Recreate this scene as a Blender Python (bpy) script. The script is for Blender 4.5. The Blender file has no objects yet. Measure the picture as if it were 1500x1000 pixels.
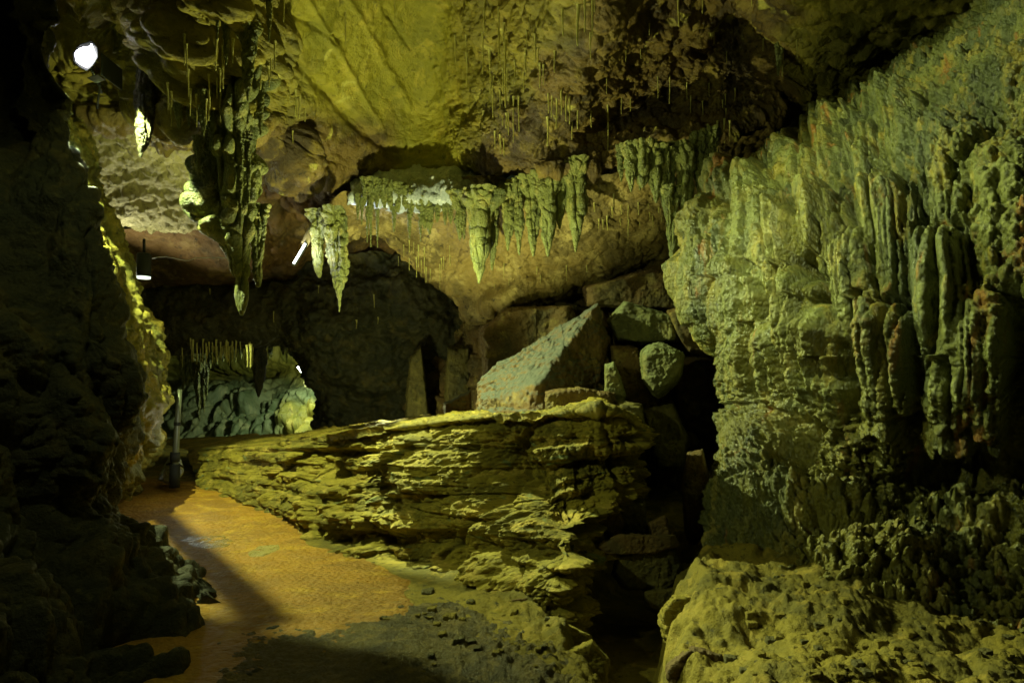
import bpy, bmesh, math, random
import numpy as np
from mathutils import Vector, Matrix
random.seed(7); RNG = np.random.RandomState(11)
SC = bpy.context.scene; COL = SC.collection
Q = 0.8                                     # mesh density
F = 1000.0; HZ = 560.0; CH = 1.5            # metres/pixel mapping: focal, horizon row, eye height
def W(px, py, d): return ((px-750.0)/F*d, d, CH+(HZ-py)/F*d)

# ------------------------------------------------------------------ noise
_perm = RNG.permutation(256).astype(np.int32)
_g = RNG.normal(size=(256, 3)).astype(np.float32); _g /= np.linalg.norm(_g, axis=1)[:, None]
_r = RNG.rand(256, 3).astype(np.float32)
def _h(x, y, z): return _perm[(_perm[(_perm[x & 255]+y) & 255]+z) & 255]
def perlin(p):
    p = p.astype(np.float32); i = np.floor(p); f = p-i; i = i.astype(np.int32)
    u = f*f*f*(f*(f*6-15)+10); out = 0
    for a in (0, 1):
        wx = u[:, 0] if a else 1-u[:, 0]
        for b in (0, 1):
            wy = u[:, 1] if b else 1-u[:, 1]
            for c in (0, 1):
                wz = u[:, 2] if c else 1-u[:, 2]
                g = _g[_h(i[:, 0]+a, i[:, 1]+b, i[:, 2]+c)]
                out = out+wx*wy*wz*(g[:, 0]*(f[:, 0]-a)+g[:, 1]*(f[:, 1]-b)+g[:, 2]*(f[:, 2]-c))
    return out*1.6
def fbm(p, o=4, gain=.5, lac=2.03):
    p = p.astype(np.float32); s = 0; a = 1.0; n = 0
    for k in range(o):
        s = s+a*perlin(p+k*17.3); n += a; a *= gain; p = p*lac
    return s/n
def ridged(p, o=4, gain=.55):
    s = 0; a = 1.0; n = 0
    for k in range(o):
        s = s+a*(1-2*np.abs(perlin(p+k*9.1))); n += a; a *= gain; p = p*2.07
    return s/n
def worley(p):
    p = p.astype(np.float32); i = np.floor(p).astype(np.int32); f = p-i
    o = np.where(f > .5, 1, -1).astype(np.int32)
    f1 = np.full(len(p), 9., np.float32); f2 = f1.copy(); cid = np.zeros(len(p), np.int32)
    for a in (0, 1):
        for b in (0, 1):
            for c in (0, 1):
                A = o[:, 0]*a; B = o[:, 1]*b; C_ = o[:, 2]*c
                h = _h(i[:, 0]+A, i[:, 1]+B, i[:, 2]+C_); r = _r[h]*.7+.15
                d = (r[:, 0]+A-f[:, 0])**2+(r[:, 1]+B-f[:, 1])**2+(r[:, 2]+C_-f[:, 2])**2
                m = d < f1
                f2 = np.where(m, f1, np.minimum(f2, d)); cid = np.where(m, h, cid); f1 = np.where(m, d, f1)
    return np.sqrt(f1), np.sqrt(f2), cid
def sstep(a, b, x):
    t = np.clip((x-a)/(b-a), 0, 1); return t*t*(3-2*t)
def popcorn(p, f):                        # rounded knobs
    w = .45*np.stack([perlin(p*f*.6), perlin(p*f*.6+31), perlin(p*f*.6+57)], 1)
    f1, f2, c = worley(p*f+w); return np.sqrt(np.clip(1-(f1/.62)**2, 0, 1))*(.55+.8*_r[c][:, 1])
def strata(p, f, warp=.35, seed=0., sharp=.6, tilt=0.):
    t = (p[:, 2]+tilt*p[:, 0])*f+warp*fbm(p*np.array([.9, .9, .5])+seed, 3)*f*.35+seed
    i = np.floor(t).astype(np.int32); fr = t-i
    a = _r[_perm[i & 255]][:, 0]; b = _r[_perm[(i+1) & 255]][:, 0]
    l0 = fbm(np.stack([p[:, 0]*1.7, p[:, 1]*1.7, i*3.7], 1), 3); l1 = fbm(np.stack([p[:, 0]*1.7, p[:, 1]*1.7, (i+1)*3.7], 1), 3)
    m = sstep(sharp, 1, fr); return (a-.5+l0*.7)*(1-m)+(b-.5+l1*.7)*m
def blocks(p, f, stretch=(1, 1, 1)):      # angular fractured blocks: tilted facet per cell
    q = p*np.array(stretch)*f; q = q+.15*np.stack([fbm(q, 2), fbm(q+5, 2), fbm(q+9, 2)], 1)
    f1, f2, c = worley(q)
    g = _g[c]; fr = q-np.floor(q)
    return (_r[c][:, 0]-.5)+.35*(g*(q-np.round(q))).sum(1)-.28*np.exp(-((f2-f1)/.06)**2), f2-f1, c
def flutes(p, f, s=.13):                  # vertical drips
    q = np.stack([p[:, 0]*f, p[:, 1]*f, p[:, 2]*f*s], 1)
    q = q+.3*fbm(p*f*.35, 2)[:, None]
    return 1.6*np.sqrt(np.clip(np.abs(perlin(q))*2.0, 0, 1))-.9      # rounded ribs, narrow grooves
def only(w, P, fn):                       # evaluate costly detail only where it is used
    out = np.zeros(len(P), np.float32); m = w > .01
    if m.any(): out[m] = w[m]*fn(P[m])
    return out

# ------------------------------------------------------------------ mesh helpers
def mesh_np(name, V, faces):
    me = bpy.data.meshes.new(name); V = np.ascontiguousarray(V, np.float32); nf, k = faces.shape
    me.vertices.add(len(V)); me.vertices.foreach_set('co', V.ravel())
    me.loops.add(nf*k); me.loops.foreach_set('vertex_index', faces.astype(np.int32).ravel())
    me.polygons.add(nf); me.polygons.foreach_set('loop_start', np.arange(0, nf*k, k, dtype=np.int32))
    me.update(calc_edges=True); me.shade_smooth(); return me
def gridfaces(nv, nu, wrap=False):
    a = np.arange(nv*nu).reshape(nv, nu)
    if wrap: a = np.concatenate([a, a[:, :1]], 1)
    return np.stack([a[:-1, :-1], a[:-1, 1:], a[1:, 1:], a[1:, :-1]], -1).reshape(-1, 4)
def link(name, me, mat=None, parent=None, loc=(0, 0, 0)):
    o = bpy.data.objects.new(name, me); COL.objects.link(o); o.location = loc
    if mat is not None and me is not None: me.materials.append(mat)
    if parent is not None: o.parent = parent
    return o
def tag(o, label, cat, group=None):
    o['label'] = label; o['category'] = cat
    if group: o['group'] = group
    return o
def struct(o): o['kind'] = 'structure'; return o
def obj_np(name, V, faces, mat, parent=None):      # origin at bottom centre
    c = np.array([(V[:, 0].min()+V[:, 0].max())/2, (V[:, 1].min()+V[:, 1].max())/2, V[:, 2].min()])
    if parent is not None: c = np.array(parent.location) if c is not None else c
    me = mesh_np(name, V-c, faces)
    return link(name, me, mat, parent, (0, 0, 0) if parent is not None else tuple(c))
def cr(pts, n):                                     # catmull-rom resample along axis 0
    pts = np.asarray(pts, float); m = len(pts)
    if m == 2: t = np.linspace(0, 1, n).reshape((-1,)+(1,)*(pts.ndim-1)); return pts[0]*(1-t)+pts[1]*t
    t = np.linspace(0, m-1-1e-6, n); i = t.astype(int); f = (t-i).reshape((-1,)+(1,)*(pts.ndim-1))
    P = np.concatenate([[2*pts[0]-pts[1]], pts, [2*pts[-1]-pts[-2]]])
    a, b, c, d = P[i], P[i+1], P[i+2], P[i+3]
    return .5*((2*b)+(-a+c)*f+(2*a-5*b+4*c-d)*f*f+(-a+3*b-3*c+d)*f**3)
def gnormals(G):
    du = np.gradient(G, axis=1); dv = np.gradient(G, axis=0); n = np.cross(du, dv)
    n /= np.linalg.norm(n, axis=2)[..., None]+1e-9
    v = np.array([0, 0, CH])-G
    if (n*v).sum(2).mean() < 0: n = -n
    return n
def loft(name, rows, nu, nv, disp, mat, parent=None, zone=None, flat=0.):
    nu = int(nu*Q); nv = int(nv*Q)
    R = np.stack([cr(r, nu) for r in rows]); R = cr(R, nv)          # nv,nu,3 (px,py,d)
    px, py, d = R[..., 0], R[..., 1], R[..., 2]
    G = np.stack([(px-750)/F*d, d, CH+(HZ-py)/F*d], -1)
    N = gnormals(G); P = G.reshape(-1, 3).astype(np.float32)
    k = disp(P, px.ravel(), py.ravel()); N = N.reshape(-1, 3).copy()
    if flat: N[:, 2] *= 1-flat; N /= np.linalg.norm(N, axis=1)[:, None]+1e-6
    V = P+N*k[:, None]
    o = obj_np(name, V, gridfaces(nv, nu), mat, parent)
    if zone is not None:
        at = o.data.attributes.new('zone', 'FLOAT', 'POINT')
        at.data.foreach_set('value', np.clip(zone(P, px.ravel(), py.ravel()), 0, 1).astype(np.float32))
    return o

# ------------------------------------------------------------------ materials
def lin(h):
    return tuple(((int(h[i:i+2], 16)/255)/12.92 if int(h[i:i+2], 16) <= 10 else ((int(h[i:i+2], 16)/255+.055)/1.055)**2.4) for i in (0, 2, 4))+(1,)
def rockmat(name, c, scale=1.0, rough=.55, bump=.6, fine=60, spec=.5, stretch=(1, 1, 1), veins=None, knobs=0., c2=None, coat=None):
    """c: four colours mixed by noise of growing frequency"""
    m = bpy.data.materials.new(name); m.use_nodes = True; nt = m.node_tree; N = nt.nodes; L = nt.links
    bs = N['Principled BSDF']; tc = N.new('ShaderNodeTexCoord'); mp = N.new('ShaderNodeMapping')
    mp.inputs['Scale'].default_value = stretch; L.new(tc.outputs['Object'], mp.inputs['Vector'])
    def noise(s, det=6, ro=.6, dist=0., src=None):
        n = N.new('ShaderNodeTexNoise'); n.inputs['Scale'].default_value = s; n.inputs['Detail'].default_value = det
        n.inputs['Roughness'].default_value = ro; n.inputs['Distortion'].default_value = dist
        L.new((src or mp.outputs['Vector']), n.inputs['Vector']); return n.outputs['Fac']
    def ramp(f, a, b):
        r = N.new('ShaderNodeMapRange'); r.inputs['From Min'].default_value = a; r.inputs['From Max'].default_value = b
        r.interpolation_type = 'SMOOTHSTEP'; L.new(f, r.inputs['Value']); return r.outputs['Result']
    def mix(f, a, b):
        x = N.new('ShaderNodeMix'); x.data_type = 'RGBA'
        L.new(f, x.inputs[0])
        for k, v in ((6, a), (7, b)):
            if isinstance(v, tuple): x.inputs[k].default_value = v
            else: L.new(v, x.inputs[k])
        return x.outputs[2]
    cs = [lin(x) if isinstance(x, str) else x for x in c]
    o = mix(ramp(noise(.9*scale, 5, .62, .6), .42, .6), cs[0], cs[1])
    o = mix(ramp(noise(2.6*scale, 6, .65, .4), .5, .66), o, cs[2])
    o = mix(ramp(noise(9*scale, 5, .7), .56, .7), o, cs[3])
    if c2:
        e = [lin(x) for x in c2]
        o2 = mix(ramp(noise(1.1*scale, 5, .62, .6), .42, .6), e[0], e[1]); o2 = mix(ramp(noise(3*scale, 6, .65, .4), .5, .66), o2, e[2])
        o2 = mix(ramp(noise(10*scale, 5, .7), .56, .7), o2, e[3])
        at = N.new('ShaderNodeAttribute'); at.attribute_name = 'zone'; o = mix(at.outputs['Fac'], o, o2)
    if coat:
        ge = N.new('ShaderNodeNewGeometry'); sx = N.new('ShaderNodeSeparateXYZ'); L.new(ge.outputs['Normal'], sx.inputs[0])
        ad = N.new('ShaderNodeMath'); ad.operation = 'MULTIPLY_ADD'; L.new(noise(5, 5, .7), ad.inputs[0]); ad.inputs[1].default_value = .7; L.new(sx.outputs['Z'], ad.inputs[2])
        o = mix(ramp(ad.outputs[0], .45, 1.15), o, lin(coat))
    if veins:
        w = N.new('ShaderNodeTexNoise'); w.inputs['Scale'].default_value = 1.7*scale; w.inputs['Detail'].default_value = 7
        w.inputs['Distortion'].default_value = 1.5
        L.new(mp.outputs['Vector'], w.inputs['Vector'])
        o = mix(ramp(w.outputs['Fac'], .62, .72), o, lin(veins))
    L.new(o, bs.inputs['Base Color'])
    rr = N.new('ShaderNodeMapRange'); L.new(noise(7*scale, 4), rr.inputs['Value'])
    rr.inputs['From Min'].default_value = .3; rr.inputs['From Max'].default_value = .7
    rr.inputs['To Min'].default_value = rough-.15; rr.inputs['To Max'].default_value = min(1, rough+.2)
    L.new(rr.outputs['Result'], bs.inputs['Roughness'])
    bs.inputs['Specular IOR Level'].default_value = spec
    b = N.new('ShaderNodeBump'); b.inputs['Strength'].default_value = min(1., bump); b.inputs['Distance'].default_value = .02
    b2 = N.new('ShaderNodeBump'); b2.inputs['Strength'].default_value = min(1., bump*.8); b2.inputs['Distance'].default_value = .06
    L.new(noise(fine, 8, .7), b.inputs['Height'])
    L.new(noise(fine*.22, 6, .65), b2.inputs['Height']); L.new(b2.outputs['Normal'], b.inputs['Normal'])
    last = b
    if knobs:
        v = N.new('ShaderNodeTexVoronoi'); v.inputs['Scale'].default_value = knobs; L.new(tc.outputs['Object'], v.inputs['Vector'])
        b3 = N.new('ShaderNodeBump'); b3.inputs['Strength'].default_value = .7; b3.inputs['Distance'].default_value = .02; b3.invert = True
        L.new(v.outputs['Distance'], b3.inputs['Height']); L.new(b3.outputs['Normal'], b2.inputs['Normal'])
    L.new(last.outputs['Normal'], bs.inputs['Normal'])
    return m
def plain(name, col, rough=.5, metal=0., emit=None, es=0.):
    m = bpy.data.materials.new(name); m.use_nodes = True; nt = m.node_tree; bs = nt.nodes['Principled BSDF']
    n = nt.nodes.new('ShaderNodeTexNoise'); n.inputs['Scale'].default_value = 30; r = nt.nodes.new('ShaderNodeMix'); r.data_type = 'RGBA'
    nt.links.new(n.outputs['Fac'], r.inputs[0]); r.inputs[6].default_value = tuple(x*.6 for x in col[:3])+(1,); r.inputs[7].default_value = tuple(col[:3])+(1,)
    nt.links.new(r.outputs[2], bs.inputs['Base Color']); bs.inputs['Roughness'].default_value = rough; bs.inputs['Metallic'].default_value = metal
    if emit: bs.inputs['Emission Color'].default_value = emit+(1,); bs.inputs['Emission Strength'].default_value = es
    return m
M = {}
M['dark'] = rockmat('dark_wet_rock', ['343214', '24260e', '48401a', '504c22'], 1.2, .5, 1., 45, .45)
M['col'] = rockmat('olive_rock', ['8a8230', '66662a', 'a8963c', '403e1c'], 1.4, .6, 1., 50, .4)
M['ceil'] = rockmat('yellow_green_ceiling_rock', ['928a26', '7c7820', 'aa9c38', '5c5618'], 1.1, .42, 1., 45, .5, veins='b0a850', c2=['665220', '3c2e12', '7c6a2c', '241b0a'])  # c2: brown rock, kept extra dark to paint in shade at upper right
M['brown'] = rockmat('brown_ceiling_rock', ['644a22', '463818', '7c6638', '322812'], .9, .6, 1., 40, .4)
M['tan'] = rockmat('tan_ceiling_rock', ['84703a', '64562c', 'a49258', '3a3018'], .9, .55, 1., 40, .45)
M['pale'] = rockmat('pale_rough_ceiling', ['b0a878', '8a8452', 'c8c090', '4c4828'], 1.3, .5, 1., 40, .5)
M['flow'] = rockmat('flowstone_calcite', ['74763c', '545a36', '9c8c3e', '2c301c'], 1.5, .36, 1., 50, .7, (1, 1, .3), knobs=30, veins='94662a', c2=['746e2a', '525426', '948642', '2e3018'])
M['stal'] = rockmat('stalactite_calcite', ['74783e', '565e36', '9a9452', '34381f'], 2.5, .4, 1., 60, .5, (1, 1, .5), knobs=45)
M['straw'] = rockmat('soda_straw_calcite', ['a8a050', 'b8b468', '8a8a48', 'c8c080'], 4, .35, .5, 80, .5)
M['ledge'] = rockmat('layered_yellow_rock', ['9a8a30', '786e2a', 'b8a048', '463e1a'], 1.5, .65, 1., 55, .3, (1, 1, 2.6), veins='788254')
M['mud'] = rockmat('dry_mud', ['8c7c2e', '6c6228', 'a48e3c', '423c1c'], 1.7, .7, 1., 70, .3)
M['gravel'] = rockmat('dark_gravel', ['6c5e28', '4e4420', '86743a', '94864a'], 3, .45, 1., 110, .5, knobs=60)
M['path'] = rockmat('orange_wet_clay', ['a87c26', '946e26', 'b8902e', '7e6424'], 2.2, .42, 1., 30, .4, (.7, 1, 1), knobs=26)
M['bould'] = rockmat('brown_boulder', ['665028', '4a4020', '80703a', '2a2412'], 1.3, .6, 1., 45, .4)
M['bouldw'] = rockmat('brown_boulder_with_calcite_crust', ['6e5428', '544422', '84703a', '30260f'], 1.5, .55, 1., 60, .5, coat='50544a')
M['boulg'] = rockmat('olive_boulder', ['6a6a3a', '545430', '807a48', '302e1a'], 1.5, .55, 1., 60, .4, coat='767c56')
M['blue'] = rockmat('bluish_calcite', ['b4bcc0', '8c9498', 'd0d4d8', '545c5c'], 2.2, .4, 1., 35, .6)
M['far'] = rockmat('far_flowstone', ['828c64', '647450', 'a0a474', '424c2e'], 1.0, .5, 1., 30, .5, (1, 1, .4), c2=['98903a', '7c7c30', 'b4a850', '5a5424'])
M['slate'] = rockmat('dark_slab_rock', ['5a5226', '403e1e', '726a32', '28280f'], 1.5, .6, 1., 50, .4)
M['white'] = rockmat('pale_limestone', ['b8c0c0', 'a0a8a8', 'd0d4d4', '707878'], 4, .5, .8, 60, .5)
M['cobble'] = rockmat('river_cobble', ['8a7430', '7a6c3a', '9c8a48', '5a5028'], 5, .45, .4, 60, .4)

# ------------------------------------------------------------------ the cave's own surfaces
def d_left(P, px, py):
    low = sstep(640, 760, py); q = P*np.array([2.0, 2.0, .7], np.float32)
    k = .2*fbm(P*1.3, 4)+.16*flutes(P, 1.6, .3)+.07*flutes(P+4, 4.2, .3)+.04*fbm(P*8, 3)+.03*sstep(560, 640, py)*strata(P, 5, .8, 3.)
    return k+(.02+.03*low)*popcorn(P, 5)+.025*popcorn(P+4, 12)+.05*low*flutes(P+8, 3, .5)-.14-.02*low
struct(loft('cave_wall', [
    [(-420,-160,3.2), (-150,-160,4.2), (20,-150,5.2), (90,-160,5.6), (100,-160,7.6)],
    [(-420,  60,2.9), (-150,  60,3.8), (-10,  60,4.9), (66,  70,5.0), (30,  60,7.0)],
    [(-420, 200,2.7), (-150, 200,3.5), (10, 200,4.6), (112, 200,4.8), (80, 200,6.2)],
    [(-420, 330,2.6), (-150, 330,3.3), (20, 330,4.3), (145, 330,4.6), (100, 330,6.0)],
    [(-420, 450,2.5), (-150, 450,3.1), (40, 450,4.0), (182, 450,4.5), (130, 450,6.0)],
    [(-420, 560,2.5), (-150, 560,3.0), (50, 560,3.9), (212, 560,4.5), (160, 560,6.0)],
    [(-420, 640,2.4), (-150, 640,3.0), (50, 640,3.8), (212, 640,4.5), (160, 640,6.0)],
    [(-420, 720,2.3), (-150, 720,2.8), (40, 720,3.7), (182, 722,4.6), (140, 715,6.2)],
    [(-420, 790,2.3), (-150, 790,2.7), (50, 790,3.6), (215, 775,4.7), (180, 770,6.2)],
    [(-420, 880,2.2), (-150, 880,2.5), (110, 880,3.4), (322, 855,4.8), (270, 835,6.0)],
    [(-420,1000,1.9), (-150,1000,2.3), (200,1010,3.0), (390, 930,4.1), (330, 900,5.0)],
    [(-420,1150,1.6), (-150,1200,1.9), (220,1200,2.4), (450,1080,3.1), (420,1000,4.0)]],
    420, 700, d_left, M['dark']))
def d_col(P, px, py):
    return .16*fbm(P*1.8, 5)+.10*flutes(P, 1.9, .3)+.05*popcorn(P, 4)+.035*popcorn(P, 10)+.09*strata(P, 3.2, .4, 1.)*sstep(540, 620, py)+.03*fbm(P*9, 3)-.1
tag(loft('rock_column', [
    [(60,150,8.0), (90,170,7.2), (112,180,7.2), (118,170,8.5), (90,160,9.5)],
    [(60,235,8.0), (95,235,7.0), (130,240,7.1), (145,250,8.2), (130,235,9.5)],
    [(80,330,7.8), (120,330,6.9), (155,325,7.2), (166,335,8.4), (150,330,9.5)],
    [(90,440,7.8), (155,440,6.8), (192,438,7.3), (214,448,8.5), (195,440,9.8)],
    [(100,520,7.8), (165,520,6.8), (215,520,7.4), (238,520,8.7), (215,520,10)],
    [(100,620,7.6), (170,620,6.8), (222,620,7.5), (243,625,8.9), (225,620,10)],
    [(100,690,7.4), (160,690,7.0), (200,690,7.8), (218,688,8.9), (215,690,10)],
    [(100,760,7.0), (130,740,7.2), (170,735,7.6), (195,728,8.8), (205,715,10)]],
    220, 420, d_col, M['col']), 'olive yellow lit rock column standing behind the dark left wall', 'rock column')

# top ceiling with the yellow green dome
def d_top(P, px, py):
    right = sstep(625, 700, px+40*fbm(P*1.5, 3)); left = 1-sstep(375, 430, px-.35*py)
    rough = np.clip(right+left, 0, 1)
    k = .10*fbm(P*.9, 4)+.035*fbm(P*4, 5)+.012*popcorn(P+2, 9)
    k = k+only(right, P, lambda P: .17*fbm(P*np.array([1.8, 1.8, 2.5]), 5)+.05*flutes(P, 3, .6)+.03*popcorn(P, 7)+.02*popcorn(P, 15)+.09*strata(P, 3, 1.5, 7.))
    k = k+only(left, P, lambda P: .30*flutes(P, 1.2, .6)+.16*popcorn(P, 2.8)+.08*popcorn(P, 7))
    dk = right*sstep(860, 960, px+.35*(py))
    k = k+only(dk, P, lambda P: .14*ridged(np.stack([P[:, 0]*.7+P[:, 1]*.5, P[:, 1]*3-P[:, 0]*1.6, P[:, 2]*2], 1), 4))
    n = 8*fbm(P*3, 3)                      # calcite seams and open cracks across the smooth dome
    for x0, y0, x1, y1, w, a in [(440,-20,560,190,5,.05),(500,-20,600,160,5,.04),(400,60,580,235,7,-.10),(420,20,500,60,4,-.05),(640,100,676,190,3,.04),(640,-20,700,100,6,-.08),(560,10,600,70,4,-.05)]:
        dx, dy = x1-x0, y1-y0; L2 = dx*dx+dy*dy; t = np.clip(((px-x0)*dx+(py-y0)*dy)/L2, 0, 1)
        k = k+a*np.exp(-((np.hypot(px-x0-t*dx, py-y0-t*dy)+n)/w)**2)
    return k
def z_top(P, px, py):  # brown rock tone; its darkest area at right is painted shade
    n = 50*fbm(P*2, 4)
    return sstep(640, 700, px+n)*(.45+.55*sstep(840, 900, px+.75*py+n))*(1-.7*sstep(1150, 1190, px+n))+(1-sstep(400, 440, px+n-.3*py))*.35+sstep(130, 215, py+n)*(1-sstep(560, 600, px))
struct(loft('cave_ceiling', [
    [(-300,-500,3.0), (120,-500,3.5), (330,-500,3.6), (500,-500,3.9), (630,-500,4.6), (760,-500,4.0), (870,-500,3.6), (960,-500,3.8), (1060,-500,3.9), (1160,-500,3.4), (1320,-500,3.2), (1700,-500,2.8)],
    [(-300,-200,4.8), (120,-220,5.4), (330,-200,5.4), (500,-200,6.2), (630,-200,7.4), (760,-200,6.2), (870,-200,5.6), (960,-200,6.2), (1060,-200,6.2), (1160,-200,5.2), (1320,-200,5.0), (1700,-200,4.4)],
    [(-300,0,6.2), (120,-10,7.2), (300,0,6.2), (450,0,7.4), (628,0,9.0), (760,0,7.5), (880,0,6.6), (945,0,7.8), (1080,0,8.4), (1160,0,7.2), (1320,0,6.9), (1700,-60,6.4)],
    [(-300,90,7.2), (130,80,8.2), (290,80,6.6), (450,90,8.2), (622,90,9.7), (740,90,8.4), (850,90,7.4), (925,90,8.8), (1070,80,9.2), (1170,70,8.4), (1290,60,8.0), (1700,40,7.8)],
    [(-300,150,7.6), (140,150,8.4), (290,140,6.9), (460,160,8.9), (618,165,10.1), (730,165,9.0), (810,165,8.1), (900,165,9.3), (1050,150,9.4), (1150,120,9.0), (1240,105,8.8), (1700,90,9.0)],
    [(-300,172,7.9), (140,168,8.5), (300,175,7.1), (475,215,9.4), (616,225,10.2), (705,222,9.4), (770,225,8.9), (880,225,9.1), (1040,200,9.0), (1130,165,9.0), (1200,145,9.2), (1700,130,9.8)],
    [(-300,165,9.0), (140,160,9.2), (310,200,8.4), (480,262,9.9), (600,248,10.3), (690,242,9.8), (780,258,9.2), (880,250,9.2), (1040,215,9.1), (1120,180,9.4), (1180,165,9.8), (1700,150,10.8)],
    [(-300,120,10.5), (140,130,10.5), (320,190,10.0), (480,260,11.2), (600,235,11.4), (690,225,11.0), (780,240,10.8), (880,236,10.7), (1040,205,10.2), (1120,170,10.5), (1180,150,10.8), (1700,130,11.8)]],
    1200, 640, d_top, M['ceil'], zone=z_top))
def d_pale(P, px, py):
    return .12*fbm(P*1.2, 4)+.09*ridged(np.stack([P[:, 0]*2+P[:, 1], P[:, 1]*4, P[:, 2]*4], 1), 5)+.05*popcorn(P, 7)
struct(loft('cave_ceiling', [
    [(20,120,8.6), (150,120,9.0), (240,120,9.2), (330,140,9.6), (370,190,10.4)],
    [(20,190,8.6), (150,180,9.0), (240,180,9.2), (330,190,9.6), (365,230,10.4)],
    [(20,260,9.4), (150,250,9.8), (240,250,10.0), (330,250,10.2), (362,280,10.9)],
    [(20,320,10.2), (150,315,10.6), (240,325,10.8), (320,320,10.9), (360,330,11.6)],
    [(20,335,11.2), (150,325,11.5), (240,336,11.8), (330,330,11.8), (365,345,12)]],
    420, 300, d_pale, M['pale']))
def d_brn(P, px, py): return .12*fbm(P*1.2, 4)+.12*sstep(330, 400, px)*flutes(P, 1.6, .5)+.05*sstep(330, 400, px)*popcorn(P, 5)+.05*ridged(P*np.array([1.5, 3, 3]), 4)+.02*popcorn(P, 6)
struct(loft('cave_ceiling', [
    [(80,318,11.0), (230,330,11.2), (340,235,10.6), (480,235,10.4), (600,270,12.0)],
    [(80,350,11.4), (230,355,11.6), (350,300,11.0), (480,290,11.2), (600,330,12.3)],
    [(80,395,12.0), (230,395,12.2), (360,390,12.0), (480,350,12.3), (600,360,12.6)],
    [(80,415,12.6), (230,418,12.8), (360,412,12.8), (480,400,12.8), (600,400,12.9)]],
    380, 220, d_brn, M['brown']))
def d_low(P, px, py): return .15*fbm(P*1.1, 4)+.35*sstep(400, 470, px)*fbm(P*1.5+3, 4)+.16*strata(P, 2.6, .8, 4., .5)+.05*ridged(P*3, 4)+.03*popcorn(P, 5)
struct(loft('cave_ceiling', [
    [(80,395,13.2), (200,400,13.2), (300,400,13.0), (400,395,12.8), (480,380,12.4), (560,370,12.4), (640,380,12.4), (740,400,12.6)],
    [(80,440,12.9), (200,440,12.8), (300,440,12.6), (400,430,12.4), (480,420,12.2), (560,420,12.2), (640,430,12.4), (740,440,12.8)],
    [(80,490,12.8), (200,488,12.6), (300,490,12.4), (400,480,12.4), (460,480,12.2), (520,480,12.4), (640,490,12.8), (740,500,13.2)],
    [(80,515,13.0), (200,510,12.8), (300,508,12.8), (400,494,12.8), (446,512,12.6), (476,560,12.8), (620,560,13.2), (740,560,13.4)],
    [(80,515,14.4), (200,510,14.2), (300,508,14.0), (400,496,14.0), (458,548,13.8), (486,620,12.9), (600,640,13.2), (740,640,13.4)],
    [(80,500,16.5), (200,500,16.5), (300,495,16.5), (400,488,16.0), (468,560,15.0), (470,680,13.2), (600,700,13.2), (740,700,13.4)]],
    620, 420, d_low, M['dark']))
# tan ceiling shelf with the stalactite rows and the arch under it
def d_tan(P, px, py):
    low = sstep(370, 430, py)
    return .12*fbm(P*1.1, 4)+.08*ridged(P*np.array([1.6, 2.2, 3]), 5)+(.04+.16*low)*strata(P, 3.6, 1., 2., .5, -.15)+.05*low*strata(P, 9, 1., 2., .5, -.15)+.04*popcorn(P, 7)
struct(loft('cave_ceiling', [
    [(440,330,9.8), (500,285,9.9), (600,262,10.1), (690,255,9.6), (800,262,9.3), (900,250,9.0), (1000,225,8.9), (1120,180,9)],
    [(450,350,10.2), (510,305,10.2), (605,300,10.4), (700,300,9.9), (800,300,9.7), (900,290,9.6), (1000,270,9.5), (1120,230,9.6)],
    [(465,355,10.5), (530,320,10.5), (620,335,10.8), (705,350,10.3), (800,345,10.1), (900,330,10.0), (1000,310,10.0), (1120,290,10)],
    [(470,360,10.9), (545,333,10.8), (635,375,11.1), (710,405,10.7), (805,385,10.5), (905,365,10.3), (1000,345,10.3), (1120,330,10.3)],
    [(478,365,11.2), (552,340,11.0), (645,418,11.3), (720,452,11.0), (810,425,10.8), (905,398,10.6), (1000,372,10.6), (1120,350,10.6)],
    [(480,355,12.2), (560,338,12.2), (650,430,12.0), (730,462,11.8), (820,432,11.8), (910,402,11.6), (1000,375,11.6), (1120,350,11.6)],
    [(480,345,13.6), (560,330,13.6), (650,420,13.2), (740,450,13.2), (820,420,13.2), (910,392,13.0), (1000,366,13), (1120,340,13)]],
    720, 420, d_tan, M['tan']))
# back walls
def d_back(P, px, py):
    b, e, c = blocks(P, .8, (1, 1, .5)); b2, e2, c2 = blocks(P, 2.2, (1, 1, .7))
    return .5*b+.14*b2+.12*fbm(P*1.5, 5)+.04*ridged(P*5, 4)
struct(loft('cave_wall', [
    [(425,320,15.6), (560,340,13.4), (680,380,12.8), (780,400,12.0), (900,340,11.6), (1020,300,11.2), (1180,260,10.8)],
    [(462,440,15.4), (560,440,13.4), (680,460,12.6), (780,440,11.6), (900,400,11.2), (1020,370,10.8), (1180,350,10.6)],
    [(474,540,15.2), (560,540,13.4), (680,540,12.4), (780,520,11.2), (900,500,10.6), (1020,480,10.2), (1180,480,10)],
    [(482,640,14.8), (560,640,13.2), (680,630,12.2), (780,620,11.0), (900,620,10.0), (1020,620,9.6), (1180,620,9.6)],
    [(490,760,14.5), (560,760,13.0), (680,740,12.0), (780,760,11.0), (900,800,9.6), (1020,800,9.2), (1180,800,9)]],
    560, 420, d_back, M['bould']))
def d_farw(P, px, py):
    return .35*fbm(P*.8, 4)+.26*flutes(P, 1.6, .10)*sstep(560, 590, py)+.12*flutes(P, 4, .1)*sstep(560, 590, py)+.16*strata(P, 1.8, .5, 6.)*(1-sstep(530, 570, py))+.08*popcorn(P, 3)
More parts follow.
